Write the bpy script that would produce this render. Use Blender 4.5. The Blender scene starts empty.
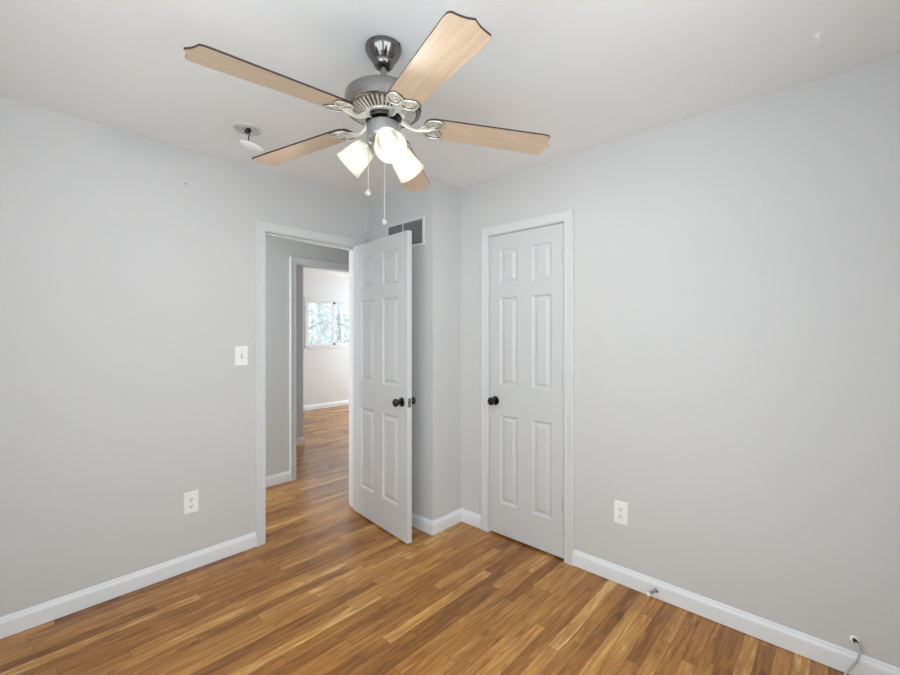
import bpy, bmesh, math, random
from mathutils import Vector, Matrix
random.seed(7)
PI = math.pi
scene = bpy.context.scene
COL = scene.collection

# ------------------------------------------------------------------ camera
CAM = (2.7904, -2.3619, 1.3725)
YAW = 0.743679
cam_data = bpy.data.cameras.new('camera')
cam = bpy.data.objects.new('camera', cam_data)
COL.objects.link(cam)
cam.location = CAM
cam.rotation_euler = (PI / 2, 0, YAW)
cam_data.sensor_width = 36
cam_data.lens = 36 * 427.66 / 900
cam_data.shift_y = -4.07 / 900
cam_data.clip_start = 0.02
scene.camera = cam

# ------------------------------------------------------------------ light and exposure
vs = scene.view_settings
vs.view_transform = 'Standard'
vs.look = 'None'
vs.exposure = 0.0
vs.gamma = 1.0
vs.use_curve_mapping = False
BULB = 3.8             # glow of the three bulbs
LAMP = 11.5            # watts thrown out of each lamp shade's mouth
FILL_REAR = 21.0        # fill light through the added window behind the camera
FILL_SIDE = 24.0        # fill light through the added window beside the camera
FILL_FAR = 105.0        # fill light through an added side window of the far room
FILL_HALL = 40.0        # fill light through an added window at the hall's left end

world = bpy.data.worlds.new('sky')
scene.world = world
world.use_nodes = True
wn = world.node_tree
bg = wn.nodes['Background']
bg.inputs['Color'].default_value = (0.86, 0.93, 1.0, 1)
bg.inputs['Strength'].default_value = 2.0


def area_light(name, loc, direction, sx, sy, power, color=(0.975, 0.985, 1.0)):
    d = bpy.data.lights.new(name, 'AREA')
    d.shape = 'RECTANGLE'
    d.size, d.size_y = sx, sy
    d.energy = power
    d.color = color
    o = bpy.data.objects.new(name, d)
    COL.objects.link(o)
    o.location = loc
    o.rotation_euler = Vector(direction).to_track_quat('-Z', 'Y').to_euler()
    return o


area_light('rear_fill_light', (2.15, -3.02, 1.40), (0, 1, 0), 1.6, 1.6, FILL_REAR)  # fill from outside an unseen, added window
area_light('side_fill_light', (3.38, -1.92, 1.40), (-1, 0, 0), 1.45, 1.6, FILL_SIDE)  # second fill, its window out of view and added as well
area_light('far_room_fill_light', (-3.0, 4.02, 1.45), (0, -1, 0), 1.5, 1.15, FILL_FAR)  # brightens the far room through an added, hidden window

area_light('hall_fill_light', (-0.56, -2.72, 1.5), (0, 1, 0), 0.66, 1.15, FILL_HALL)  # added to lift the dim hall, its window is made up


# ------------------------------------------------------------------ materials
def srgb(r, g, b):
    def f(c):
        c /= 255.0
        return c / 12.92 if c <= 0.04045 else ((c + 0.055) / 1.055) ** 2.4
    return (f(r), f(g), f(b), 1)


def mat(name, color, rough=0.5, metal=0.0, spec=0.5, noise=0.0, nscale=30, bump=0.0, bscale=200):
    m = bpy.data.materials.new(name)
    m.use_nodes = True
    nt = m.node_tree
    b = nt.nodes['Principled BSDF']
    b.inputs['Base Color'].default_value = color
    b.inputs['Roughness'].default_value = rough
    b.inputs['Metallic'].default_value = metal
    b.inputs['Specular IOR Level'].default_value = spec
    tc = nt.nodes.new('ShaderNodeTexCoord')
    if noise > 0:
        n = nt.nodes.new('ShaderNodeTexNoise')
        n.inputs['Scale'].default_value = nscale
        n.inputs['Detail'].default_value = 4
        nt.links.new(tc.outputs['Object'], n.inputs['Vector'])
        mx = nt.nodes.new('ShaderNodeMix')
        mx.data_type = 'RGBA'
        mx.inputs['A'].default_value = tuple(c * (1 - noise) for c in color[:3]) + (1,)
        mx.inputs['B'].default_value = tuple(min(1, c * (1 + noise)) for c in color[:3]) + (1,)
        nt.links.new(n.outputs['Fac'], mx.inputs['Factor'])
        nt.links.new(mx.outputs['Result'], b.inputs['Base Color'])
    if bump > 0:
        n2 = nt.nodes.new('ShaderNodeTexNoise')
        n2.inputs['Scale'].default_value = bscale
        n2.inputs['Detail'].default_value = 2
        nt.links.new(tc.outputs['Object'], n2.inputs['Vector'])
        bp = nt.nodes.new('ShaderNodeBump')
        bp.inputs['Strength'].default_value = bump
        bp.inputs['Distance'].default_value = 0.002
        nt.links.new(n2.outputs['Fac'], bp.inputs['Height'])
        nt.links.new(bp.outputs['Normal'], b.inputs['Normal'])
    return m


M = {}
M['wall'] = mat('grey_wall_paint', srgb(212, 212, 212), 0.65, spec=0.3, noise=0.012, nscale=2.5, bump=0.05, bscale=160)
M['ceiling'] = mat('ceiling_paint', srgb(245, 245, 246), 0.8, spec=0.2, noise=0.012, nscale=2, bump=0.08, bscale=140)
M['trim'] = mat('white_trim_paint', srgb(222, 223, 224), 0.32, spec=0.45, noise=0.01, nscale=5)
M['door'] = mat('white_door_paint', srgb(212, 213, 214), 0.36, spec=0.45, noise=0.01, nscale=5, bump=0.03, bscale=60)
M['baseboard'] = mat('brightened_baseboard_paint', srgb(238, 240, 243), 0.35, spec=0.45, noise=0.01, nscale=5)  # trim white lightened, light missing near the floor put into the colour
M['far_wall'] = mat('pale_far_wall_paint', srgb(222, 222, 224), 0.7, spec=0.3, noise=0.01, nscale=3)
M['plastic'] = mat('white_plastic', srgb(250, 250, 250), 0.3, noise=0.01, nscale=20)
M['slot'] = mat('dark_slot_plastic', srgb(70, 70, 70), 0.6, noise=0.05, nscale=50)
M['black'] = mat('black_rubber', srgb(22, 22, 22), 0.5, noise=0.1, nscale=50)
M['vent'] = mat('grille_metal', srgb(140, 140, 140), 0.5, noise=0.03, nscale=30)
M['duct'] = mat('duct_shade_paint', srgb(60, 60, 60), 0.9, noise=0.1, nscale=20)  # dark tone standing for the shade inside the duct
M['nickel'] = mat('brushed_nickel', srgb(150, 148, 147), 0.24, metal=1.0, noise=0.05, nscale=60)
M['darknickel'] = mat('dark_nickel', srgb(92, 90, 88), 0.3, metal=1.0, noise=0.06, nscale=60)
M['canopy'] = mat('polished_canopy_nickel', srgb(128, 125, 123), 0.17, metal=1.0, noise=0.05, nscale=60)
M['housing'] = mat('satin_nickel', srgb(176, 178, 182), 0.34, metal=0.85, noise=0.04, nscale=60)
M['aged'] = mat('aged_white_plastic', srgb(212, 211, 207), 0.45, noise=0.03, nscale=40)
M['iron'] = mat('pale_nickel', srgb(224, 220, 212), 0.38, metal=0.75, noise=0.04, nscale=60)
M['knob'] = mat('black_nickel_knob', srgb(72, 71, 71), 0.12, metal=1.0, noise=0.05, nscale=60)
M['hinge'] = mat('painted_hinge', srgb(205, 206, 208), 0.4, metal=0.3, noise=0.03, nscale=60)
M['walnut'] = mat('dark_blade_edge', srgb(58, 42, 34), 0.5, noise=0.1, nscale=40)
M['cable'] = mat('pale_grey_cable', srgb(190, 190, 192), 0.4, noise=0.03, nscale=60)
M['crystal'] = mat('clear_fob', srgb(225, 225, 228), 0.12, noise=0.03, nscale=60)
M['crystal'].node_tree.nodes['Principled BSDF'].inputs['Transmission Weight'].default_value = 0.4
M['leaf'] = mat('glare_paled_leaves', srgb(226, 232, 228), 0.8, noise=0.35, nscale=3)  # leaves paled, washed-out glare of bright daylight put into the colour
M['bark'] = mat('grey_bark', srgb(186, 184, 182), 0.9, noise=0.2, nscale=12)  # bark lightened too, the same overexposed look in its colour
M['ground'] = mat('pale_ground', srgb(200, 205, 205), 0.9, noise=0.1, nscale=1)


def wood_floor():
    m = bpy.data.materials.new('oak_strip_floor')
    m.use_nodes = True
    nt = m.node_tree
    N, L = nt.nodes, nt.links
    b = N['Principled BSDF']

    def math_node(op, a, bb=None, c=None):
        n = N.new('ShaderNodeMath')
        n.operation = op
        for i, v in enumerate((a, bb, c)):
            if v is None:
                continue
            if isinstance(v, (int, float)):
                n.inputs[i].default_value = v
            else:
                L.new(v, n.inputs[i])
        return n.outputs[0]
    tc = N.new('ShaderNodeTexCoord')
    sp = N.new('ShaderNodeSeparateXYZ')
    L.new(tc.outputs['Object'], sp.inputs[0])
    X, Y = sp.outputs['X'], sp.outputs['Y']
    W = 0.0572
    xs = math_node('DIVIDE', X, W)
    row = math_node('FLOOR', xs)
    fx = math_node('FRACT', xs)
    wr = N.new('ShaderNodeTexWhiteNoise')
    wr.noise_dimensions = '1D'
    L.new(row, wr.inputs['W'])
    off = math_node('MULTIPLY', wr.outputs['Value'], 3.7)
    length = math_node('MULTIPLY_ADD', wr.outputs['Value'], 0.55, 0.55)
    ys = math_node('DIVIDE', math_node('ADD', Y, math_node('ADD', off, 20.0)), length)
    seg = math_node('FLOOR', ys)
    fy = math_node('FRACT', ys)
    cmb = N.new('ShaderNodeCombineXYZ')
    L.new(row, cmb.inputs[0])
    L.new(seg, cmb.inputs[1])
    wp = N.new('ShaderNodeTexWhiteNoise')
    wp.noise_dimensions = '2D'
    L.new(cmb.outputs[0], wp.inputs['Vector'])
    ramp = N.new('ShaderNodeValToRGB')
    cr = ramp.color_ramp
    cr.elements[0].position = 0.0
    cr.elements[0].color = srgb(142, 92, 43)
    cr.elements[1].position = 1.0
    cr.elements[1].color = srgb(228, 184, 118)
    for p, c in ((0.25, (172, 116, 56)), (0.5, (187, 130, 66)), (0.75, (200, 143, 76)), (0.9, (213, 159, 90))):
        el = cr.elements.new(p)
        el.color = srgb(*c)
    fv = N.new('ShaderNodeCombineXYZ')
    L.new(math_node('MULTIPLY', X, 17.0), fv.inputs[0])
    L.new(math_node('MULTIPLY', Y, 2.2), fv.inputs[1])
    L.new(math_node('MULTIPLY', wp.outputs['Value'], 47.0), fv.inputs[2])
    fg = N.new('ShaderNodeTexNoise')
    fg.inputs['Scale'].default_value = 1.7
    fg.inputs['Detail'].default_value = 4
    fg.inputs['Distortion'].default_value = 1.3
    L.new(fv.outputs[0], fg.inputs['Vector'])
    fac = math_node('MULTIPLY_ADD', fg.outputs['Fac'], 1.15, math_node('MULTIPLY_ADD', wp.outputs['Value'], 0.85, -0.53))
    L.new(fac, ramp.inputs['Fac'])
    # grain: noise stretched along the strip, shifted per strip
    gv = N.new('ShaderNodeCombineXYZ')
    L.new(math_node('MULTIPLY', X, 46.0), gv.inputs[0])
    L.new(math_node('MULTIPLY', Y, 2.6), gv.inputs[1])
    L.new(math_node('MULTIPLY', wp.outputs['Value'], 60.0), gv.inputs[2])
    g = N.new('ShaderNodeTexNoise')
    g.inputs['Scale'].default_value = 1.6
    g.inputs['Detail'].default_value = 6
    g.inputs['Roughness'].default_value = 0.62
    g.inputs['Distortion'].default_value = 0.6
    L.new(gv.outputs[0], g.inputs['Vector'])
    gr = N.new('ShaderNodeValToRGB')
    gr.color_ramp.elements[0].position = 0.30
    gr.color_ramp.elements[0].color = (0.48, 0.44, 0.40, 1)
    gr.color_ramp.elements[1].position = 0.68
    gr.color_ramp.elements[1].color = (1.18, 1.16, 1.12, 1)
    L.new(g.outputs['Fac'], gr.inputs['Fac'])
    mul = N.new('ShaderNodeMix')
    mul.data_type = 'RGBA'
    mul.blend_type = 'MULTIPLY'
    mul.inputs['Factor'].default_value = 0.85
    L.new(ramp.outputs['Color'], mul.inputs['A'])
    L.new(gr.outputs['Color'], mul.inputs['B'])
    # knots and mineral streaks
    kv = N.new('ShaderNodeCombineXYZ')
    L.new(math_node('MULTIPLY', X, 9.0), kv.inputs[0])
    L.new(math_node('MULTIPLY', Y, 3.2), kv.inputs[1])
    L.new(math_node('MULTIPLY', wp.outputs['Value'], 31.0), kv.inputs[2])
    k = N.new('ShaderNodeTexNoise')
    k.inputs['Scale'].default_value = 1.5
    k.inputs['Detail'].default_value = 3
    L.new(kv.outputs[0], k.inputs['Vector'])
    kr = N.new('ShaderNodeValToRGB')
    kr.color_ramp.elements[0].position = 0.62
    kr.color_ramp.elements[0].color = (1, 1, 1, 1)
    kr.color_ramp.elements[1].position = 0.74
    kr.color_ramp.elements[1].color = (0.55, 0.45, 0.38, 1)
    L.new(k.outputs['Fac'], kr.inputs['Fac'])
    mul2 = N.new('ShaderNodeMix')
    mul2.data_type = 'RGBA'
    mul2.blend_type = 'MULTIPLY'
    mul2.inputs['Factor'].default_value = 1.0
    L.new(mul.outputs['Result'], mul2.inputs['A'])
    L.new(kr.outputs['Color'], mul2.inputs['B'])
    # seams
    dx = math_node('MULTIPLY', math_node('MINIMUM', fx, math_node('SUBTRACT', 1.0, fx)), W)
    dy = math_node('MULTIPLY', math_node('MINIMUM', fy, math_node('SUBTRACT', 1.0, fy)), length)
    dd = math_node('MINIMUM', dx, dy)
    seam = math_node('LESS_THAN', dd, 0.0009)
    mx = N.new('ShaderNodeMix')
    mx.data_type = 'RGBA'
    L.new(math_node('MULTIPLY', seam, 0.75), mx.inputs['Factor'])
    L.new(mul2.outputs['Result'], mx.inputs['A'])
    mx.inputs['B'].default_value = srgb(52, 32, 16)
    L.new(mx.outputs['Result'], b.inputs['Base Color'])
    b.inputs['Roughness'].default_value = 0.3
    rg = math_node('MULTIPLY_ADD', g.outputs['Fac'], 0.16, 0.17)
    L.new(rg, b.inputs['Roughness'])
    b.inputs['Specular IOR Level'].default_value = 0.45
    bp = N.new('ShaderNodeBump')
    bp.inputs['Strength'].default_value = 0.25
    bp.inputs['Distance'].default_value = 0.001
    hgt = math_node('SUBTRACT', math_node('MULTIPLY', wp.outputs['Value'], 0.25), seam)
    L.new(hgt, bp.inputs['Height'])
    L.new(bp.outputs['Normal'], b.inputs['Normal'])
    return m


def blade_wood():
    m = bpy.data.materials.new('maple_blade')
    m.use_nodes = True
    nt = m.node_tree
    N, L = nt.nodes, nt.links
    b = N['Principled BSDF']
    tc = N.new('ShaderNodeTexCoord')
    mp = N.new('ShaderNodeMapping')
    mp.inputs['Scale'].default_value = (2.5, 40, 4)
    L.new(tc.outputs['Object'], mp.inputs['Vector'])
    n = N.new('ShaderNodeTexNoise')
    n.inputs['Scale'].default_value = 2
    n.inputs['Detail'].default_value = 5
    n.inputs['Distortion'].default_value = 0.5
    L.new(mp.outputs['Vector'], n.inputs['Vector'])
    r = N.new('ShaderNodeValToRGB')
    r.color_ramp.elements[0].position = 0.3
    r.color_ramp.elements[0].color = srgb(204, 178, 152)
    r.color_ramp.elements[1].position = 0.7
    r.color_ramp.elements[1].color = srgb(220, 196, 170)
    L.new(n.outputs['Fac'], r.inputs['Fac'])
    L.new(r.outputs['Color'], b.inputs['Base Color'])
    b.inputs['Roughness'].default_value = 0.45
    return m


def shade_glass():
    m = bpy.data.materials.new('frosted_shade_glass')
    m.use_nodes = True
    nt = m.node_tree
    N, L = nt.nodes, nt.links
    out = N['Material Output']
    N.remove(N['Principled BSDF'])
    d = N.new('ShaderNodeBsdfDiffuse')
    t = N.new('ShaderNodeBsdfTranslucent')
    gl = N.new('ShaderNodeBsdfGlossy')
    n = N.new('ShaderNodeTexNoise')
    n.inputs['Scale'].default_value = 14
    r = N.new('ShaderNodeValToRGB')
    r.color_ramp.elements[0].color = (0.92, 0.90, 0.83, 1)
    r.color_ramp.elements[1].color = (0.96, 0.94, 0.88, 1)
    tc = N.new('ShaderNodeTexCoord')
    L.new(tc.outputs['Object'], n.inputs['Vector'])
    L.new(n.outputs['Fac'], r.inputs['Fac'])
    L.new(r.outputs['Color'], t.inputs['Color'])
    L.new(r.outputs['Color'], d.inputs['Color'])
    gl.inputs['Roughness'].default_value = 0.25
    a = N.new('ShaderNodeMixShader')
    a.inputs[0].default_value = SHADE_THROUGH
    L.new(d.outputs[0], a.inputs[1])
    L.new(t.outputs[0], a.inputs[2])
    c = N.new('ShaderNodeMixShader')
    c.inputs[0].default_value = 0.05
    L.new(a.outputs[0], c.inputs[1])
    L.new(gl.outputs[0], c.inputs[2])
    L.new(c.outputs[0], out.inputs['Surface'])
    return m


def window_glass():
    m = bpy.data.materials.new('window_glass')
    m.use_nodes = True
    nt = m.node_tree
    N, L = nt.nodes, nt.links
    out = N['Material Output']
    N.remove(N['Principled BSDF'])
    t = N.new('ShaderNodeBsdfTransparent')
    t.inputs['Color'].default_value = (0.95, 0.98, 0.98, 1)
    g = N.new('ShaderNodeBsdfGlossy')
    g.inputs['Roughness'].default_value = 0.02
    mx = N.new('ShaderNodeMixShader')
    mx.inputs[0].default_value = 0.06
    L.new(t.outputs[0], mx.inputs[1])
    L.new(g.outputs[0], mx.inputs[2])
    L.new(mx.outputs[0], out.inputs['Surface'])
    return m


def bulb_glow():
    m = bpy.data.materials.new('glowing_bulb')
    m.use_nodes = True
    nt = m.node_tree
    b = nt.nodes['Principled BSDF']
    b.inputs['Base Color'].default_value = (0.9, 0.9, 0.88, 1)
    b.inputs['Emission Color'].default_value = (1.0, 0.965, 0.92, 1)
    b.inputs['Emission Strength'].default_value = BULB
    return m


SHADE_THROUGH = 0.66
M['floor'] = wood_floor()
M['maple'] = blade_wood()
M['shade'] = shade_glass()
M['glass'] = window_glass()
M['bulb'] = bulb_glow()


# ------------------------------------------------------------------ mesh helpers
class MB:
    def __init__(self):
        self.v, self.f, self.m, self.s = [], [], [], []

    def add(self, verts, faces, mi=0, smooth=False):
        n = len(self.v)
        self.v += [tuple(p) for p in verts]
        for f in faces:
            self.f.append([i + n for i in f])
            self.m.append(mi)
            self.s.append(smooth)
        return self

    def box(self, x0, y0, z0, x1, y1, z1, mi=0):
        vs_ = [(x, y, z) for z in (z0, z1) for y in (y0, y1) for x in (x0, x1)]
        return self.add(vs_, [(0, 2, 3, 1), (4, 5, 7, 6), (0, 1, 5, 4), (2, 6, 7, 3), (0, 4, 6, 2), (1, 3, 7, 5)], mi)

    def lathe(self, prof, origin=(0, 0, 0), axis=(0, 0, 1), n=40, mi=0, smooth=True, cap=True):
        """prof: (radius, height along axis)"""
        a = Vector(axis).normalized()
        q = Vector((0, 0, 1)).rotation_difference(a)
        o = Vector(origin)
        vs_, fs = [], []
        for r, h in prof:
            for i in range(n):
                t = 2 * PI * i / n
                vs_.append(o + q @ Vector((r * math.cos(t), r * math.sin(t), h)))
        for j in range(len(prof) - 1):
            for i in range(n):
                k = (i + 1) % n
                fs.append((j * n + i, j * n + k, (j + 1) * n + k, (j + 1) * n + i))
        if cap:
            fs.append(tuple(range(n))[::-1])
            fs.append(tuple((len(prof) - 1) * n + i for i in range(n)))
        return self.add(vs_, fs, mi, smooth)

    def tube(self, pts, r, n=10, mi=0, flat=1.0, closed=False, up=(0, 0, 1)):
        pts = [Vector(p) for p in pts]
        vs_, fs = [], []
        cnt = len(pts)
        for i, p in enumerate(pts):
            a = pts[i - 1] if (i > 0 or closed) else p
            b = pts[(i + 1) % cnt] if (i < cnt - 1 or closed) else p
            d = (b - a).normalized()
            u = Vector(up)
            s = d.cross(u)
            if s.length < 1e-4:
                s = d.cross(Vector((1, 0, 0)))
            s.normalize()
            w = s.cross(d).normalized()
            rr = r[i] if isinstance(r, (list, tuple)) else r
            for k in range(n):
                t = 2 * PI * k / n
                vs_.append(p + s * (rr * math.cos(t)) + w * (rr * flat * math.sin(t)))
        for i in range(cnt if closed else cnt - 1):
            j = (i + 1) % cnt
            for k in range(n):
                l = (k + 1) % n
                fs.append((i * n + k, i * n + l, j * n + l, j * n + k))
        if not closed:
            fs.append(tuple(range(n))[::-1])
            fs.append(tuple((cnt - 1) * n + k for k in range(n)))
        return self.add(vs_, fs, mi, True)

    def sphere(self, c, r, n=12, mi=0, sc=(1, 1, 1)):
        vs_, fs = [], []
        m_ = max(6, n // 2)
        for j in range(m_ + 1):
            th = PI * j / m_
            for i in range(n):
                ph = 2 * PI * i / n
                vs_.append((c[0] + r * sc[0] * math.sin(th) * math.cos(ph), c[1] + r * sc[1] * math.sin(th) * math.sin(ph), c[2] + r * sc[2] * math.cos(th)))
        for j in range(m_):
            for i in range(n):
                k = (i + 1) % n
                fs.append((j * n + i, (j + 1) * n + i, (j + 1) * n + k, j * n + k))
        return self.add(vs_, fs, mi, True)

    def build(self, name, mats, parent=None, bevel=0.0, loc=None):
        me = bpy.data.meshes.new(name)
        me.from_pydata(self.v, [], self.f)
        if not isinstance(mats, (list, tuple)):
            mats = [mats]
        for m_ in mats:
            me.materials.append(m_)
        me.polygons.foreach_set('material_index', self.m)
        me.polygons.foreach_set('use_smooth', self.s)
        bm = bmesh.new()
        bm.from_mesh(me)
        bmesh.ops.remove_doubles(bm, verts=bm.verts, dist=1e-6)
        bmesh.ops.recalc_face_normals(bm, faces=bm.faces)
        for e_ in bm.edges:
            if len(e_.link_faces) == 2 and e_.calc_face_angle(0) > math.radians(38):
                e_.smooth = False
        bm.to_mesh(me)
        bm.free()
        o = bpy.data.objects.new(name, me)
        COL.objects.link(o)
        if parent:
            o.parent = parent
        if loc:
            o.location = loc
        if bevel > 0:
            bv = o.modifiers.new('bevel', 'BEVEL')
            bv.width = bevel
            bv.segments = 2
            bv.limit_method = 'ANGLE'
            bv.angle_limit = math.radians(50)
        return o


def tag(o, label=None, cat=None, group=None, kind=None):
    if label:
        o['label'] = label
    if cat:
        o['category'] = cat
    if group:
        o['group'] = group
    if kind:
        o['kind'] = kind
    return o


def empty(name, loc, rz=0.0):
    o = bpy.data.objects.new(name, None)
    COL.objects.link(o)
    o.location = loc
    o.rotation_euler = (0, 0, rz)
    o.empty_display_size = 0.1
    return o


def struct(o, label, cat):
    return tag(o, label, cat, kind='structure')


# ------------------------------------------------------------------ room shell
H = 2.44
T = 0.12
CHX, CHY = 0.731, -0.297          # the boxed chase in the corner
EY0, EY1, EZ = -1.120, -0.386, 2.046   # bedroom doorway in the left wall
CX0, CX1, CZ = 0.982, 1.556, 2.048     # closet doorway in the right wall
HX = -1.0                          # hall wall with the second doorway
SY0, SY1, SZ = -0.383, 0.430, 2.030
FX = -4.22                         # far wall of the room across the hall
RX, RY = 3.16, -2.80               # the unseen walls beside and behind the camera

struct(MB().box(FX - 0.2, -3.0, -0.1, RX + 0.2, 4.1, 0.0).build('floor', M['floor']), 'oak strip floor running through bedroom, hall and far room', 'floor')
struct(MB().box(FX - 0.2, -3.0, H, RX + 0.2, 4.1, H + 0.1).build('ceiling', M['ceiling']), 'flat pale grey ceiling above the bedroom fan', 'ceiling')

w = MB()
w.box(-T, RY - T, 0, 0, EY0, H).box(-T, EY1, 0, 0, 1.9, H).box(-T, EY0, EZ, 0, EY1, H)
struct(w.build('wall_left', M['wall']), 'grey left wall with the open doorway and light switch', 'wall')
w = MB()
w.box(0, 0, 0, CX0, T, H).box(CX1, 0, 0, RX + T, T, H).box(CX0, 0, CZ, CX1, T, H)
struct(w.build('wall_right', M['wall']), 'grey right wall with the closed closet door', 'wall')
struct(MB().box(0, CHY, 0, CHX, 0, H).build('wall_chase', M['wall']), 'boxed-out grey wall corner behind the open door', 'wall')
wx0, wx1, wz0, wz1 = 1.35, 2.95, 0.6, 2.2
w = MB()
w.box(0, RY - T, 0, wx0, RY, H).box(wx1, RY - T, 0, RX + T, RY, H).box(wx0, RY - T, 0, wx1, RY, wz0).box(wx0, RY - T, wz1, wx1, RY, H)
struct(w.build('wall_rear', M['wall']), 'grey wall behind the camera with an added window', 'wall')
sy0, sy1 = -2.65, -1.20
w = MB()
w.box(RX, RY, 0, RX + T, sy0, H).box(RX, sy1, 0, RX + T, 0, H).box(RX, sy0, 0, RX + T, sy1, wz0).box(RX, sy0, wz1, RX + T, sy1, H)
struct(w.build('wall_side', M['wall']), 'grey wall to the right of the camera with an added window', 'wall')
# closet behind the closed door
w = MB()
w.box(0.7, 0.70, 0, 1.9, 0.75, H).box(0.7, T, 0, 0.75, 0.70, H).box(1.85, T, 0, 1.9, 0.70, H)
struct(w.build('wall_closet', M['wall']), 'closet walls hidden behind the closed door', 'wall')

# hall
w = MB()
w.box(HX - T, -2.6, 0, HX, SY0, H).box(HX - T, SY1, 0, HX, 1.9, H).box(HX - T, SY0, SZ, HX, SY1, H)
struct(w.build('wall_hall', M['wall']), 'grey hall wall with the second doorway, seen through the open door', 'wall')
w = MB()
w.box(HX, -2.6, 0, -0.9, -2.5, H).box(-0.22, -2.6, 0, -T, -2.5, H).box(-0.9, -2.6, 0, -0.22, -2.5, 0.9).box(-0.9, -2.6, 2.1, -0.22, -2.5, H)
struct(w.build('wall_hall_left', M['wall']), 'left end wall of the hall with an added window', 'wall')
struct(MB().box(HX, 1.8, 0, -T, 1.9, H).build('wall_hall_right', M['wall']), 'right end wall of the hall', 'wall')
# far room
PX = -2.13
struct(MB().box(PX - T, -1.6, 0, PX, 0.304, H).build('wall_partition', M['wall']), 'short grey partition wall inside the far room', 'wall')
fy0, fy1, fz0, fz1 = 1.53, 3.15, 1.155, 1.96
w = MB()
w.box(FX - T, -1.7, 0, FX, fy0, H).box(FX - T, fy1, 0, FX, 4.0, H).box(FX - T, fy0, 0, FX, fy1, fz0).box(FX - T, fy0, fz1, FX, fy1, H)
struct(w.build('wall_far', M['far_wall']), 'pale far wall with a white window beyond the hall', 'wall')
struct(MB().box(FX, -1.7, 0, HX - T, -1.6, H).build('wall_far_left', M['far_wall']), 'left wall of the far room', 'wall')
w = MB()
w.box(FX, 3.88, 0, -3.75, 4.0, H).box(-2.25, 3.88, 0, HX, 4.0, H).box(-3.75, 3.88, 0, -2.25, 4.0, 0.9).box(-3.75, 3.88, 2.0, -2.25, 4.0, H)
struct(w.build('wall_far_right', M['far_wall']), 'right wall of the far room with an added side window', 'wall')
struct(MB().box(HX - T, 1.9, 0, HX, 3.88, H).build('wall_far_near', M['far_wall']), 'near wall of the far room beside the hall', 'wall')


# ------------------------------------------------------------------ baseboards
BB = [(0, 0.003), (0.013, 0.003), (0.013, 0.066), (0.0115, 0.074), (0.007, 0.083), (0.0055, 0.090), (0.003, 0.095), (0, 0.095)]


def baseboard(name, path, label):
    """path: wall-foot points (x, y); the board stands to the right of the walking direction, corners mitred"""
    b_ = MB()
    n = len(path)
    rings = []
    for i, p in enumerate(path):
        p = Vector(p)
        ns = []
        if i > 0:
            d = (p - Vector(path[i - 1])).normalized()
            ns.append(Vector((d.y, -d.x)))
        if i < n - 1:
            d = (Vector(path[i + 1]) - p).normalized()
            ns.append(Vector((d.y, -d.x)))
        off = ns[0] if len(ns) == 1 else (ns[0] + ns[1]) / (1 + ns[0].dot(ns[1]))
        rings.append([(p.x + off.x * t, p.y + off.y * t, z) for t, z in BB])
    k = len(BB)
    vs_ = [v for r in rings for v in r]
    fs = []
    for i in range(n - 1):
        for j in range(k):
            l = (j + 1) % k
            fs.append((i * k + j, i * k + l, (i + 1) * k + l, (i + 1) * k + j))
    fs.append(tuple(range(k)))
    fs.append(tuple((n - 1) * k + j for j in range(k)))
    b_.add(vs_, fs)
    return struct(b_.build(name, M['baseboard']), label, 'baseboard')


CW = 0.060
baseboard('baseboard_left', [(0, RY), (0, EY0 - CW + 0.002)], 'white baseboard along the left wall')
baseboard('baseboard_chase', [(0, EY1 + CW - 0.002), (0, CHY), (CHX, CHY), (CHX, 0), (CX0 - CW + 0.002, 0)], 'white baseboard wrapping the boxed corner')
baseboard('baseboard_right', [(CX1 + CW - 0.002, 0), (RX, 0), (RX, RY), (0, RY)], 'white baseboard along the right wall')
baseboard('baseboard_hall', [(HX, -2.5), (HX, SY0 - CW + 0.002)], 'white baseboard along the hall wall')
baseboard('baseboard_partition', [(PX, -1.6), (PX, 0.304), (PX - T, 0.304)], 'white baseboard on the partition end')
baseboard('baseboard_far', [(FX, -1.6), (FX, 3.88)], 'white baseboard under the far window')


# ------------------------------------------------------------------ door casings and jambs
CASE = [(0.0, 0.0), (0.0, 0.009), (0.006, 0.011), (0.018, 0.0105), (0.040, 0.014), (0.050, 0.0165), (0.056, 0.016), (0.060, 0.012), (0.060, 0.0)]


def casing(mb, a0, a1, top, to3d):
    prof = CASE
    path = [((a0, 0.0), (-1, 0)), ((a0, top), (-1, 1)), ((a1, top), (1, 1)), ((a1, 0.0), (1, 0))]
    k = len(prof)
    vs_, fs = [], []
    for (a, z), (da, dz) in path:
        for o_, t in prof:
            vs_.append(to3d(a + da * o_, z + dz * o_, t))
    for i in range(3):
        for j in range(k):
            l = (j + 1) % k
            fs.append((i * k + j, i * k + l, (i + 1) * k + l, (i + 1) * k + j))
    fs.append(tuple(range(k)))
    fs.append(tuple(3 * k + j for j in range(k)))
    mb.add(vs_, fs)


t1 = MB()
casing(t1, EY0, EY1, EZ, lambda a, z, t: (t, a, z))
casing(t1, EY0, EY1, EZ, lambda a, z, t: (-T - t, a, z))
tr = struct(t1.build('trim_1', M['trim']), 'white casing around the open bedroom doorway', 'door casing')
j = MB()
J = 0.004
j.box(-T, EY0, 0, 0, EY0 + J, EZ).box(-T, EY1 - J, 0, 0, EY1, EZ).box(-T, EY0, EZ - J, 0, EY1, EZ)
j.box(-0.085, EY0 + J, 0, -0.040, EY0 + 0.016, EZ - J).box(-0.085, EY1 - 0.016, 0, -0.040, EY1 - J, EZ - J).box(-0.085, EY0 + J, EZ - 0.018, -0.040, EY1 - J, EZ - J)
j.build('jamb', M['trim'], tr)
MB().box(-0.034, EY0 + J, 0.885, -0.003, EY0 + J + 0.002, 0.945).build('strike_plate', M['knob'], tr)

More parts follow.
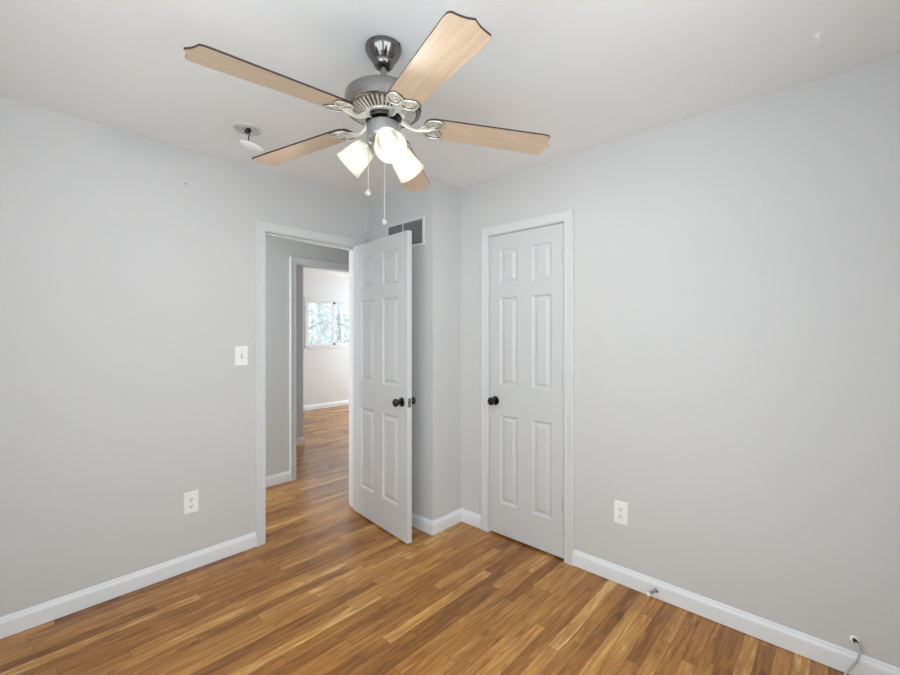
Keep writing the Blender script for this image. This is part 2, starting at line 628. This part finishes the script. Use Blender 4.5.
t2 = MB()
casing(t2, CX0, CX1, CZ, lambda a, z, t: (a, -t, z))
tr2 = struct(t2.build('trim_2', M['trim']), 'white casing around the closed closet door', 'door casing')
j = MB()
j.box(CX0, 0, 0, CX0 + J, T, CZ).box(CX1 - J, 0, 0, CX1, T, CZ).box(CX0, 0, CZ - J, CX1, T, CZ)
j.box(CX0 + J, 0.040, 0, CX0 + 0.016, 0.08, CZ - J).box(CX1 - 0.016, 0.040, 0, CX1 - J, 0.08, CZ - J).box(CX0 + J, 0.040, CZ - 0.018, CX1 - J, 0.08, CZ - J)
j.build('jamb', M['trim'], tr2)

t3 = MB()
casing(t3, SY0, SY1, SZ, lambda a, z, t: (HX + t, a, z))
tr3 = struct(t3.build('trim_3', M['trim']), 'white casing around the second doorway across the hall', 'door casing')
j = MB()
j.box(HX - T, SY0, 0, HX, SY0 + J, SZ).box(HX - T, SY1 - J, 0, HX, SY1, SZ).box(HX - T, SY0, SZ - J, HX, SY1, SZ)
j.build('jamb', M['trim'], tr3)


# ------------------------------------------------------------------ six-panel doors
def panel_door_mesh(width, z0, z1, thick, xs, zs):
    """slab in local space: x 0..width, face at y=0, back at y=thick; panels are moulded on both faces"""
    mb = MB()
    rings = [(0.0, 0.0), (0.004, 0.0035), (0.010, 0.0085), (0.017, 0.0095), (0.022, 0.009), (0.036, 0.003), (0.042, 0.0015)]
    xc = [0] + [v for p in xs for v in p] + [width]
    zc = [z0] + [v for p in zs for v in p] + [z1]

    def face(side):
        def P(x, z, d):
            return (x, d if side == 0 else thick - d, z)
        for i in range(len(xc) - 1):
            for k in range(len(zc) - 1):
                x0, x1, a, b_ = xc[i], xc[i + 1], zc[k], zc[k + 1]
                if i % 2 == 1 and k % 2 == 1:
                    vs_, fs = [], []
                    for o_, d in rings:
                        vs_ += [P(x0 + o_, a + o_, d), P(x1 - o_, a + o_, d), P(x1 - o_, b_ - o_, d), P(x0 + o_, b_ - o_, d)]
                    for r in range(len(rings) - 1):
                        for q in range(4):
                            s = (q + 1) % 4
                            fs.append((r * 4 + q, r * 4 + s, r * 4 + 4 + s, r * 4 + 4 + q))
                    n = (len(rings) - 1) * 4
                    fs.append((n, n + 1, n + 2, n + 3))
                    mb.add(vs_, fs)
                else:
                    mb.add([P(x0, a, 0), P(x1, a, 0), P(x1, b_, 0), P(x0, b_, 0)], [(0, 1, 2, 3)])
    face(0)
    face(1)
    for k in range(len(zc) - 1):
        for x in (0, width):
            mb.add([(x, 0, zc[k]), (x, thick, zc[k]), (x, thick, zc[k + 1]), (x, 0, zc[k + 1])], [(0, 1, 2, 3)])
    for i in range(len(xc) - 1):
        for z in (z0, z1):
            mb.add([(xc[i], 0, z), (xc[i + 1], 0, z), (xc[i + 1], thick, z), (xc[i], thick, z)], [(0, 1, 2, 3)])
    return mb


def knob(parent, x, y, z, sgn):
    """round knob on a rose, standing out along local y * sgn"""
    k = MB()
    k.lathe([(0.031, 0.0), (0.031, 0.004), (0.028, 0.008), (0.016, 0.011), (0.011, 0.014), (0.010, 0.030), (0.013, 0.034), (0.022, 0.038), (0.0265, 0.046), (0.0265, 0.054), (0.022, 0.061), (0.012, 0.064), (0.002, 0.0645)],
            origin=(x, y, z), axis=(0, sgn, 0), n=32)
    o = k.build('knob', M['knob'], parent)
    o['label'] = 'dark polished metal door knob'
    return o


def hinge(parent, x, y, z):
    h = MB()
    h.lathe([(0.0055, -0.045), (0.0065, -0.043), (0.0065, 0.043), (0.0055, 0.045)], origin=(x, y, z), n=14)
    h.sphere((x, y, z + 0.047), 0.005, 10)
    h.box(x - 0.016, y + 0.005, z - 0.044, x + 0.005, y + 0.0075, z + 0.044)
    return h.build('hinge', M['hinge'], parent)


ZP = [(0.225, 0.820), (1.020, 1.616), (1.710, 1.938)]
# bedroom door, standing open into the room
ang = math.atan2(-0.076, 0.715)
door1 = empty('door_1', (0.006, -0.4401, 0), ang)
struct(door1, 'white six-panel bedroom door standing open in front of the boxed corner', 'door')
panel_door_mesh(0.716, 0.013, 2.040, 0.035, [(0.119, 0.307), (0.421, 0.613)], ZP).build('door_slab', M['door'], door1)
knob(door1, 0.656, 0, 0.922, -1)
knob(door1, 0.656, 0.035, 0.922, 1)
lt = MB().box(0.7158, 0.006, 0.893, 0.7175, 0.029, 0.951).box(0.7175, 0.011, 0.912, 0.725, 0.024, 0.932)
lt.build('latch', M['nickel'], door1)
for z in (0.30, 1.08, 1.83):
    h = MB()
    h.lathe([(0.006, -0.045), (0.006, 0.045)], origin=(-0.007, 0.040, z), n=12)
    h.box(-0.006, 0.006, z - 0.044, -0.0005, 0.036, z + 0.044)
    h.build('hinge', M['hinge'], door1)

# closet door, closed
door2 = empty('door_2', (0.989, 0.002, 0))
struct(door2, 'white six-panel closet door, closed, in the right wall', 'door')
panel_door_mesh(0.560, 0.013, 2.040, 0.035, [(0.086, 0.227), (0.338, 0.477)], ZP).build('door_slab', M['door'], door2)
knob(door2, 0.050, 0, 0.914, -1)
for z in (0.34, 1.077, 1.836):
    hinge(door2, 0.5625, -0.0075, z)


# ------------------------------------------------------------------ windows
def window(name, label, origin, u, n, width, z0, z1, mull):
    """u: unit vector along the wall, n: unit vector into the room; origin at the opening's start on the room face"""
    u, n = Vector(u), Vector(n)
    root = empty(name, Vector(origin) + u * (width / 2) + Vector((0, 0, z0)))
    struct(root, label, 'window')
    ro = Vector(root.location)

    def bx(mb, a0, a1, d0, d1, h0, h1):
        ps = []
        for h_ in (h0, h1):
            for d in (d0, d1):
                for a in (a0, a1):
                    ps.append(Vector(origin) + u * a + n * d + Vector((0, 0, h_)) - ro)
        mb.add(ps, [(0, 2, 3, 1), (4, 5, 7, 6), (0, 1, 5, 4), (2, 6, 7, 3), (0, 4, 6, 2), (1, 3, 7, 5)])
    f = MB()
    cw = 0.06
    bx(f, -cw, 0, 0, 0.008, z0 - cw, z1 + cw)
    bx(f, width, width + cw, 0, 0.015, z0 - cw, z1 + cw)
    bx(f, 0, width, 0, 0.015, z1, z1 + cw)
    bx(f, 0, width, 0, 0.015, z0 - cw, z0 - 0.02)
    f.build('window_frame', M['trim'], root)
    s = MB()
    bx(s, -cw, width + cw, -0.02, 0.020, z0 - 0.022, z0)
    s.build('window_sill', M['trim'], root)
    s = MB()
    e = 0.035
    for a0, a1 in ((0, e), (width - e, width), (mull - 0.022, mull + 0.022)):
        bx(s, a0, a1, -0.085, -0.045, z0, z1)
    bx(s, 0, width, -0.085, -0.045, z0, z0 + e)
    bx(s, 0, width, -0.085, -0.045, z1 - e, z1)
    s.build('sash', M['trim'], root)
    g = MB()
    bx(g, e * 0.7, width - e * 0.7, -0.067, -0.063, z0 + e * 0.7, z1 - e * 0.7)
    g.build('pane', M['glass'], root)
    return root


window('window_1', 'white sliding window in the far room beyond the hall', (FX, fy0, 0), (0, 1, 0), (1, 0, 0), fy1 - fy0, fz0, fz1, 0.56)
window('added_window_2', 'white window added behind the camera to let in light', (wx0, RY, 0), (1, 0, 0), (0, 1, 0), wx1 - wx0, wz0, wz1, 0.8)  # out of view, added for its light
window('added_window_3', 'white window added in the wall right of the camera to let in light', (RX, sy0, 0), (0, 1, 0), (-1, 0, 0), sy1 - sy0, wz0, wz1, 0.72)  # also unseen, put in to light the bedroom
window('added_window_4', 'white side window added to light the far room', (-3.75, 3.88, 0), (1, 0, 0), (0, -1, 0), 1.5, 0.9, 2.0, 0.75)  # hidden from the camera, added to brighten the far room

window('added_window_5', 'white window added at the left end of the hall to light it', (-0.9, -2.5, 0), (1, 0, 0), (0, 1, 0), 0.68, 0.9, 2.1, 0.34)  # made-up opening that lets fill light into the hall

# outdoors beyond the far window
struct(MB().box(-14, -6, -0.6, FX - 0.6, 12, -0.5).build('ground', M['ground']), 'pale ground outside the far window', 'ground')
rnd = random.Random(3)


def tree(x, y, h, r, label):
    root = empty('tree', (x, y, -0.5))
    tag(root, label, 'tree', 'trees outside the far window')
    t = MB()
    t.tube([(0, 0, 0), (0.03, 0.02, h * 0.4), (-0.02, 0.05, h * 0.75)], [0.10, 0.08, 0.03], 10)
    for k in range(7):
        a = k * 2.4
        z = h * (0.35 + 0.06 * k)
        t.tube([(0, 0, z), (r * 0.4 * math.cos(a), r * 0.4 * math.sin(a), z + 0.25), (r * 0.8 * math.cos(a), r * 0.8 * math.sin(a), z + 0.4)], [0.035, 0.02, 0.008], 6)
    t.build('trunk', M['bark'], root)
    l = MB()
    for k in range(650):
        th, ph, q = rnd.uniform(0, 2 * PI), math.acos(rnd.uniform(-1, 1)), rnd.uniform(0.45, 1.0)
        c = Vector((r * q * math.sin(ph) * math.cos(th), r * q * math.sin(ph) * math.sin(th), h * 0.66 + h * 0.42 * q * math.cos(ph)))
        a = Vector((rnd.uniform(-1, 1), rnd.uniform(-1, 1), rnd.uniform(-1, 1))).normalized() * 0.11
        b_ = a.orthogonal().normalized() * 0.05
        l.add([c - a, c + b_, c + a, c - b_], [(0, 1, 2, 3)])
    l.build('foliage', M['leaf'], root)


tree(-8.2, 3.6, 3.6, 1.0, 'pale leafy tree outside the far window, nearer of two')
tree(-9.6, 5.6, 4.0, 1.3, 'pale leafy tree outside the far window, farther of two')


# ------------------------------------------------------------------ ceiling fan
FC = Vector((1.530, -1.357, 0))
fan = empty('ceiling_fan', (FC.x, FC.y, H))
tag(fan, 'five-blade ceiling fan with maple blades, brushed nickel motor and three lit shades', 'ceiling fan')


def Z(z):
    return z - H


c = MB()
c.lathe([(0.062, 0.0), (0.067, -0.003), (0.067, -0.016), (0.065, -0.022), (0.060, -0.032), (0.048, -0.050), (0.043, -0.054), (0.042, -0.056), (0.040, -0.057), (0.040, -0.062), (0.036, -0.072), (0.028, -0.080), (0.020, -0.083)], n=48)
can = c.build('canopy', M['canopy'], fan)
for k in range(4):
    a = k * PI / 2 + 0.3
    s = MB()
    s.lathe([(0.005, 0.0), (0.005, 0.004), (0.002, 0.007)], origin=(0.066 * math.cos(a), 0.066 * math.sin(a), -0.010), axis=(math.cos(a), math.sin(a), 0), n=10)
    s.build('screw', M['darknickel'], can)
MB().lathe([(0.0125, -0.078), (0.0125, Z(2.255))], n=24).build('downrod', M['nickel'], fan)
m_ = MB()
m_.lathe([(0.018, Z(2.277)), (0.026, Z(2.275)), (0.028, Z(2.264)), (0.10, Z(2.262)), (0.130, Z(2.258)), (0.139, Z(2.251)), (0.1415, Z(2.244)), (0.1415, Z(2.208)), (0.1395, Z(2.204)), (0.1395, Z(2.198)), (0.134, Z(2.195)), (0.126, Z(2.195)), (0.122, Z(2.199)), (0.070, Z(2.182)), (0.060, Z(2.182))], n=64)
motor = m_.build('motor_housing', M['nickel'], fan)
v = MB()
for k in range(44):
    a = 2 * PI * k / 44
    ca, sa = math.cos(a), math.sin(a)

    def R(r, t, z):
        return (r * ca - t * sa, r * sa + t * ca, Z(z))
    v.add([R(0.120, -0.0042, 2.197), R(0.120, 0.0042, 2.197), R(0.078, 0.0028, 2.180), R(0.078, -0.0028, 2.180),
           R(0.120, -0.0042, 2.191), R(0.120, 0.0042, 2.191), R(0.078, 0.0028, 2.174), R(0.078, -0.0028, 2.174)],
          [(0, 1, 2, 3), (4, 7, 6, 5), (0, 4, 5, 1), (1, 5, 6, 2), (2, 6, 7, 3), (3, 7, 4, 0)])
v.lathe([(0.0785, Z(2.184)), (0.082, Z(2.180)), (0.080, Z(2.174)), (0.070, Z(2.172)), (0.068, Z(2.184))], n=48)
v.build('vent_ring', M['iron'], motor)
MB().lathe([(0.066, Z(2.186)), (0.066, Z(2.160)), (0.050, Z(2.156)), (0.046, Z(2.144)), (0.046, Z(2.138))], n=40).build('flywheel', M['darknickel'], fan)
s = MB()
s.lathe([(0.050, Z(2.150)), (0.060, Z(2.148)), (0.063, Z(2.142)), (0.063, Z(2.100)), (0.061, Z(2.094)), (0.052, Z(2.086)), (0.036, Z(2.080)), (0.022, Z(2.074)), (0.012, Z(2.070)), (0.011, Z(2.062)), (0.007, Z(2.056)), (0.001, Z(2.054))], n=48)
s.build('switch_housing', M['housing'], fan)

# blades
PITCH = -0.1548
DROOP = 0.0691
PH0 = -0.3358
ZB = 2.162
half = [(0.150, 0.0), (0.151, 0.022), (0.157, 0.038), (0.170, 0.049), (0.190, 0.0545), (0.30, 0.0575), (0.45, 0.0612), (0.595, 0.0650), (0.614, 0.0650), (0.626, 0.0635), (0.634, 0.0590), (0.6365, 0.0520), (0.6375, 0.0420), (0.6400, 0.0300), (0.6440, 0.0180), (0.6495, 0.0080), (0.6540, 0.0)]
outline = half + [(x, -y) for x, y in reversed(half[1:-1])]


def blade_mesh():
    b_ = MB()
    n = len(outline)
    t = 0.0062
    vs_ = [(x, y, 0) for x, y in outline] + [(x, y, t) for x, y in outline]
    b_.add(vs_, [tuple(range(n))[::-1]], 0)
    b_.add(vs_, [tuple(range(n, 2 * n))], 1)
    b_.add(vs_, [(i, (i + 1) % n, n + (i + 1) % n, n + i) for i in range(n)], 1)
    return b_


def iron_mesh():
    """bracket under the blade: curved arm, two looped leaves and a small centre leaf"""
    b_ = MB()
    arm = [(0.050, 0, 0.010), (0.072, 0, 0.007), (0.090, 0, -0.004), (0.108, 0, -0.013), (0.122, 0, -0.015), (0.138, 0, -0.012), (0.156, 0, -0.007), (0.176, 0, -0.004)]
    b_.tube(arm, [0.013, 0.013, 0.011, 0.009, 0.009, 0.010, 0.012, 0.010], 12, flat=0.45, up=(0, 1, 0))

    def loop(cx, cy, rx, ry, rot, r, z=-0.004, mi=0):
        pts = []
        for k in range(28):
            a = 2 * PI * k / 28
            x, y = rx * math.cos(a), ry * math.sin(a) * (1 - 0.25 * math.cos(a))
            pts.append((cx + x * math.cos(rot) - y * math.sin(rot), cy + x * math.sin(rot) + y * math.cos(rot), z))
        b_.tube(pts, r, 8, mi=mi, flat=0.8, closed=True)
    for sg in (1, -1):
        loop(0.189, sg * 0.0265, 0.034, 0.0265, sg * 0.50, 0.0040, -0.0045)
        loop(0.189, sg * 0.0265, 0.0375, 0.0300, sg * 0.50, 0.0022, -0.0015, 1)  # dark ring added as the shadow outline round the rim
        loop(0.189, sg * 0.0265, 0.0295, 0.0220, sg * 0.50, 0.0014, -0.0025, 1)  # thinner dark ring, shade line along the inner rim
        loop(0.190, sg * 0.0270, 0.020, 0.0130, sg * 0.50, 0.0018, -0.003)
        pts = [(0.138, 0, -0.009), (0.150, sg * 0.010, -0.006), (0.160, sg * 0.018, -0.004)]
        b_.tube(pts, 0.006, 8, flat=0.6)
        pl = []
        for k in range(24):
            a = 2 * PI * k / 24
            x, y = 0.033 * math.cos(a), 0.0255 * math.sin(a) * (1 - 0.25 * math.cos(a))
            r_ = sg * 0.50
            pl.append((0.189 + x * math.cos(r_) - y * math.sin(r_), sg * 0.0265 + x * math.sin(r_) + y * math.cos(r_)))
        vs_ = [(x, y, -0.0002) for x, y in pl] + [(x, y, -0.0022) for x, y in pl]
        b_.add(vs_, [tuple(range(24)), tuple(range(24, 48))[::-1]] + [(i, (i + 1) % 24, 24 + (i + 1) % 24, 24 + i) for i in range(24)])
        b_.sphere((0.192, sg * 0.029, -0.004), 0.0045, 10, sc=(1, 1, 0.6))
    b_.sphere((0.168, 0, -0.006), 0.0045, 10, sc=(1, 1, 0.6))
    return b_


blade0 = iron0 = None
for k in range(5):
    a = PH0 + k * 2 * PI / 5
    if k == 0:
        blade0 = b_ = blade_mesh().build('blade', [M['maple'], M['walnut']], fan)
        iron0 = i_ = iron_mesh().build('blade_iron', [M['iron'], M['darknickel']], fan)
    else:
        b_, i_ = blade0.copy(), iron0.copy()
        for o in (b_, i_):
            COL.objects.link(o)
            o.parent = fan
    rot = (Matrix.Rotation(a, 4, 'Z') @ Matrix.Rotation(DROOP, 4, 'Y') @ Matrix.Rotation(PITCH, 4, 'X')).to_euler()
    for o in (b_, i_):
        o.location = (0, 0, Z(ZB))
        o.rotation_euler = rot

# light kit
TILT = math.radians(39)
AZ = [math.radians(x) for x in (-29.0, -149.0, 91.0)]
for az in AZ:
    dirh = Vector((math.cos(az), math.sin(az), 0))
    ax = (dirh * math.cos(TILT) + Vector((0, 0, -math.sin(TILT)))).normalized()
    neck = dirh * 0.062 + Vector((0, 0, Z(2.074)))
    a_ = MB()
    a_.tube([dirh * 0.030 + Vector((0, 0, Z(2.098))), dirh * 0.046 + Vector((0, 0, Z(2.090))), neck - ax * 0.010, neck + ax * 0.012], [0.011, 0.011, 0.013, 0.014], 14)
    a_.lathe([(0.014, -0.012), (0.024, -0.008), (0.030, -0.002), (0.031, 0.010), (0.028, 0.012), (0.016, 0.012), (0.014, 0.030), (0.012, 0.032)], origin=neck, axis=ax, n=28)
    a_.build('lamp_arm', M['iron'], fan)
    sh = MB()
    outer = [(0.027, 0.004), (0.036, 0.006), (0.0405, 0.012), (0.0425, 0.022), (0.0455, 0.045), (0.0490, 0.072), (0.0530, 0.094), (0.0565, 0.106)]
    inner = [(r - 0.0028, h_ if i_ else h_ + 0.003) for i_, (r, h_) in enumerate(outer)]
    inner[-1] = (0.0540, 0.106)
    sh.lathe(outer + inner[::-1], origin=neck, axis=ax, n=40, cap=False)
    sh.build('lamp_shade', M['shade'], fan)
    bu = MB()
    bu.lathe([(0.010, 0.030), (0.013, 0.038), (0.020, 0.048), (0.0265, 0.060), (0.0285, 0.070), (0.0270, 0.080), (0.020, 0.090), (0.010, 0.0955), (0.001, 0.097)], origin=neck, axis=ax, n=24)
    bu.build('light_bulb', M['bulb'], fan)
    ld = bpy.data.lights.new('lamp_light', 'SPOT')
    ld.energy = LAMP
    ld.color = (0.99, 0.985, 0.965)
    ld.spot_size = math.radians(154)
    ld.spot_blend = 0.8
    ld.shadow_soft_size = 0.03
    lo = bpy.data.objects.new('lamp_light', ld)
    COL.objects.link(lo)
    lo.parent = fan
    lo.location = neck + ax * 0.118
    lo.rotation_euler = ax.to_track_quat('-Z', 'Y').to_euler()

# pull chains
RT = Vector((math.cos(YAW), math.sin(YAW), 0))
FW = Vector((-math.sin(YAW), math.cos(YAW), 0))
for off, z0, z1 in ((RT * -0.052 + FW * -0.028, 2.098, 1.898), (RT * -0.006 + FW * 0.060, 2.092, 1.815)):
    pc = MB()
    z = z0
    p = off * 0.9
    pc.tube([(p.x, p.y, Z(z0 + 0.004)), (off.x, off.y, Z(z0 - 0.004)), (off.x, off.y, Z(z1))], 0.0011, 6)
    while z > z1:
        pc.sphere((off.x, off.y, Z(z)), 0.0022, 6)
        z -= 0.0055
    o = pc.build('pull_chain', M['iron'], fan)
    fb = MB()
    fb.lathe([(0.003, 0.004), (0.004, 0.0), (0.0095, -0.007), (0.0115, -0.013), (0.009, -0.019), (0.003, -0.024)], origin=(off.x, off.y, Z(z1)), n=8, smooth=False)
    fb.build('chain_fob', M['crystal'], o)


# ------------------------------------------------------------------ smoke detector hanging off its base
sd = empty('smoke_detector', (0.506, -1.436, H))
tag(sd, 'white smoke detector dangling by its wire from a round ceiling base', 'smoke detector')
b_ = MB()
b_.lathe([(0.068, 0.0), (0.068, -0.005), (0.064, -0.010), (0.054, -0.010), (0.052, -0.004), (0.044, -0.003), (0.042, -0.008), (0.028, -0.008), (0.026, -0.003), (0.016, -0.003)], n=44)
b_.build('mounting_plate', M['aged'], sd)
w_ = MB()
w_.box(-0.018, -0.008, -0.020, 0.018, 0.010, -0.004)
w_.tube([(0.008, 0, -0.014), (0.016, 0.004, -0.028), (0.008, 0.002, -0.045), (0.010, 0.0, -0.070), (0.012, 0.0, -0.084)], 0.0032, 8)
w_.build('wire', M['black'], sd)
d_ = MB()
tilt = Vector((0.26, 0.20, 1.0)).normalized()
d_.lathe([(0.002, -0.015), (0.020, -0.015), (0.022, -0.012), (0.040, -0.012), (0.052, -0.005), (0.058, 0.002), (0.058, 0.009), (0.054, 0.011), (0.002, 0.011)], origin=(0.020, 0.012, -0.098), axis=tilt, n=40)
d_.build('detector_body', M['plastic'], sd)

# small white hook in the ceiling
hk = MB()
hk.lathe([(0.009, 0.0), (0.009, -0.003), (0.004, -0.006), (0.0025, -0.007)], n=16)
hk.tube([(0, 0, -0.004), (0, 0, -0.012), (0.006, 0.003, -0.018), (0.008, 0.004, -0.026), (0.0, 0.0, -0.031), (-0.007, -0.003, -0.027)], 0.0022, 8)
tag(hk.build('ceiling_hook', M['plastic'], loc=(2.722, -0.350, H)), 'tiny white hook screwed into the ceiling near right wall', 'hook')

# nail in the left wall
nl = MB()
nl.lathe([(0.0035, 0.010), (0.0035, 0.0085), (0.0012, 0.0082), (0.0012, 0.0)], axis=(1, 0, 0), n=10)
tag(nl.build('wall_nail', M['slot'], loc=(0.0, -1.583, 2.232)), 'small nail left in the wall near the ceiling', 'nail')


# ------------------------------------------------------------------ switch, outlets
def wall_frame(o, n):
    """local x = along the wall to the right as seen from the room, local -y = out of the wall"""
    o.rotation_euler = (0, 0, math.atan2(n[0], -n[1]))


def rounded_plate(w_, h_, t):
    p = MB()
    vs_ = []
    for (sx, sz, y) in ((1, 1, 0.0), (1, 1, -t * 0.5), (0.93, 0.955, -t)):
        vs_ += [(-w_ / 2 * sx, y, -h_ / 2 * sz), (w_ / 2 * sx, y, -h_ / 2 * sz), (w_ / 2 * sx, y, h_ / 2 * sz), (-w_ / 2 * sx, y, h_ / 2 * sz)]
    fs = [(0, 3, 2, 1), (8, 9, 10, 11)]
    for r in (0, 4):
        for q in range(4):
            s_ = (q + 1) % 4
            fs.append((r + q, r + s_, r + 4 + s_, r + 4 + q))
    p.add(vs_, fs)
    return p


def outlet(loc, n, label):
    o = empty('wall_outlet', loc)
    wall_frame(o, n)
    tag(o, label, 'outlet', 'white duplex outlets low on the walls')
    rounded_plate(0.075, 0.124, 0.006).build('faceplate', M['plastic'], o)
    for zc in (0.0195, -0.0195):
        r = MB()
        prof = []
        for k in range(24):
            a = 2 * PI * k / 24
            prof.append((0.0172 * math.cos(a), max(-0.0135, min(0.0135, 0.0172 * math.sin(a)))))
        vs_ = [(x, -0.0055, zc + z) for x, z in prof] + [(x, -0.0075, zc + z) for x, z in prof]
        r.add(vs_, [tuple(range(24)), tuple(range(24, 48))[::-1]] + [(i, (i + 1) % 24, 24 + (i + 1) % 24, 24 + i) for i in range(24)])
        rec = r.build('receptacle', M['plastic'], o)
        sl = MB()
        sl.box(-0.0080, -0.0079, zc - 0.003, -0.0052, -0.0070, zc + 0.0075)
        sl.box(0.0052, -0.0079, zc - 0.002, 0.0080, -0.0070, zc + 0.0065)
        sl.lathe([(0.0032, 0.0), (0.0032, 0.0009)], origin=(0, -0.0070, zc - 0.0085), axis=(0, -1, 0), n=12)
        sl.build('slot', M['slot'], rec)
    MB().lathe([(0.003, 0.0), (0.003, 0.001), (0.0015, 0.0018)], origin=(0, -0.006, 0), axis=(0, -1, 0), n=12).build('screw', M['hinge'], o)


outlet((0.0, -1.551, 0.390), (1, 0), 'white duplex outlet low on the left wall, left of the doorway')
outlet((1.892, 0.0, 0.390), (0, -1), 'white duplex outlet on the right wall beside the closet door')

sw = empty('light_switch', (0.0, -1.269, 1.230))
wall_frame(sw, (1, 0))
tag(sw, 'white single toggle light switch beside the open doorway', 'light switch')
rounded_plate(0.076, 0.120, 0.006).build('faceplate', M['plastic'], sw)
tg = MB()
tg.box(-0.0052, -0.0065, -0.0125, 0.0052, -0.005, 0.0125, 1)
tg.add([(-0.0042, -0.006, -0.006), (0.0042, -0.006, -0.006), (0.0042, -0.006, 0.004), (-0.0042, -0.006, 0.004), (-0.0034, -0.017, 0.004), (0.0034, -0.017, 0.004), (0.0034, -0.016, 0.010), (-0.0034, -0.016, 0.010)],
       [(0, 1, 2, 3), (4, 7, 6, 5), (0, 4, 5, 1), (1, 5, 6, 2), (2, 6, 7, 3), (3, 7, 4, 0)], 0)
tg.build('toggle', [M['plastic'], M['vent']], sw)
for z in (0.030, -0.030):
    MB().lathe([(0.003, 0.0), (0.003, 0.001), (0.0015, 0.0018)], origin=(0, -0.006, z), axis=(0, -1, 0), n=12).build('screw', M['hinge'], sw)

# ------------------------------------------------------------------ return-air grille on the chase
VX0, VX1, VZ0, VZ1 = 0.245, 0.655, 1.985, 2.190
av = empty('air_vent', ((VX0 + VX1) / 2, CHY, (VZ0 + VZ1) / 2))
tag(av, 'white framed air vent grille high on the boxed corner, partly behind the open door', 'air vent')
hw, hh = (VX1 - VX0) / 2, (VZ1 - VZ0) / 2
f = MB()
fw_ = 0.020


def frame_ring(mb, a, b, y0, y1):
    pts = [(-1, -1), (1, -1), (1, 1), (-1, 1)]
    vs_ = [(a * sx, y0, b * sz) for sx, sz in pts] + [(a * sx * 0.985, y1, b * sz * 0.97) for sx, sz in pts]
    vs_ += [((a - fw_) * sx, y0, (b - fw_) * sz) for sx, sz in pts] + [((a - fw_ + 0.003) * sx, y1, (b - fw_ + 0.003) * sz) for sx, sz in pts]
    fs = []
    for q in range(4):
        s_ = (q + 1) % 4
        fs += [(q, s_, 4 + s_, 4 + q), (4 + q, 4 + s_, 12 + s_, 12 + q), (12 + q, 12 + s_, 8 + s_, 8 + q), (8 + q, 8 + s_, s_, q)]
    mb.add(vs_, fs)


frame_ring(f, hw, hh, 0.0, -0.010)
f.box(-0.024, -0.009, -hh + fw_, -0.016, -0.002, hh - fw_)
f.build('grille_frame', M['trim'], av)
lv = MB()
for k in range(13):
    z = -hh + fw_ + 0.006 + k * (2 * hh - 2 * fw_ - 0.012) / 12
    lv.add([(-hw + fw_, -0.0075, z - 0.0075), (hw - fw_, -0.0075, z - 0.0075), (hw - fw_, -0.0020, z + 0.0055), (-hw + fw_, -0.0020, z + 0.0055),
            (-hw + fw_, -0.0065, z - 0.0080), (hw - fw_, -0.0065, z - 0.0080), (hw - fw_, -0.0010, z + 0.0050), (-hw + fw_, -0.0010, z + 0.0050)],
           [(0, 1, 2, 3), (4, 7, 6, 5), (0, 4, 5, 1), (1, 5, 6, 2), (2, 6, 7, 3), (3, 7, 4, 0)])
lv.build('louvers', M['vent'], av)
MB().box(-hw + fw_ * 0.8, -0.0009, -hh + fw_ * 0.8, hw - fw_ * 0.8, 0.0, hh - fw_ * 0.8).build('duct_shade_sheet', M['duct'], av)  # dark sheet on the solid chase, painted shade behind the louvers

# ------------------------------------------------------------------ door stop on the baseboard
ds = empty('door_stop', (2.078, -0.013, 0.045), math.radians(-22))
tag(ds, 'small spring door stop with white tip on the right baseboard', 'door stop')
MB().lathe([(0.012, 0.0), (0.012, 0.003), (0.008, 0.006), (0.006, 0.010)], axis=(0, -1, 0), n=18).build('base', M['nickel'], ds)
sp = MB()
pts = []
for k in range(120):
    a = k * 2 * PI / 12
    y = -0.006 - 0.046 * k / 119
    pts.append((0.0056 * math.cos(a), y, 0.0056 * math.sin(a) - 0.006 * (k / 119) ** 2))
sp.tube(pts, 0.0016, 6)
sp.build('spring', M['nickel'], ds)
MB().lathe([(0.006, 0.0), (0.0085, 0.002), (0.0085, 0.012), (0.006, 0.015), (0.001, 0.016)], origin=(0, -0.050, -0.006), axis=(0, -1, -0.15), n=16).build('rubber_tip', M['plastic'], ds)

# ------------------------------------------------------------------ coaxial cable from the wall
cb = empty('coaxial_cable', (2.822, 0.0, 0.146))
tag(cb, 'thin pale cable coming out of a hole in the right wall over the baseboard', 'cable')
MB().lathe([(0.014, 0.0), (0.014, 0.003), (0.010, 0.006), (0.006, 0.006)], axis=(0, -1, 0), n=20).build('wall_bushing', M['plastic'], cb)
MB().lathe([(0.0075, 0.004), (0.0075, 0.016), (0.005, 0.018)], axis=(0.35, -1, -0.2), n=12).build('connector', M['black'], cb)
p = MB()
p.tube([(0.004, -0.014, -0.003), (0.012, -0.026, -0.012), (0.016, -0.034, -0.034), (0.008, -0.034, -0.066), (-0.008, -0.032, -0.100), (-0.022, -0.034, -0.126), (-0.030, -0.044, -0.1405), (-0.034, -0.075, -0.1418), (-0.030, -0.14, -0.1418), (-0.005, -0.21, -0.1418)], 0.0040, 10)
p.build('cord', M['cable'], cb)
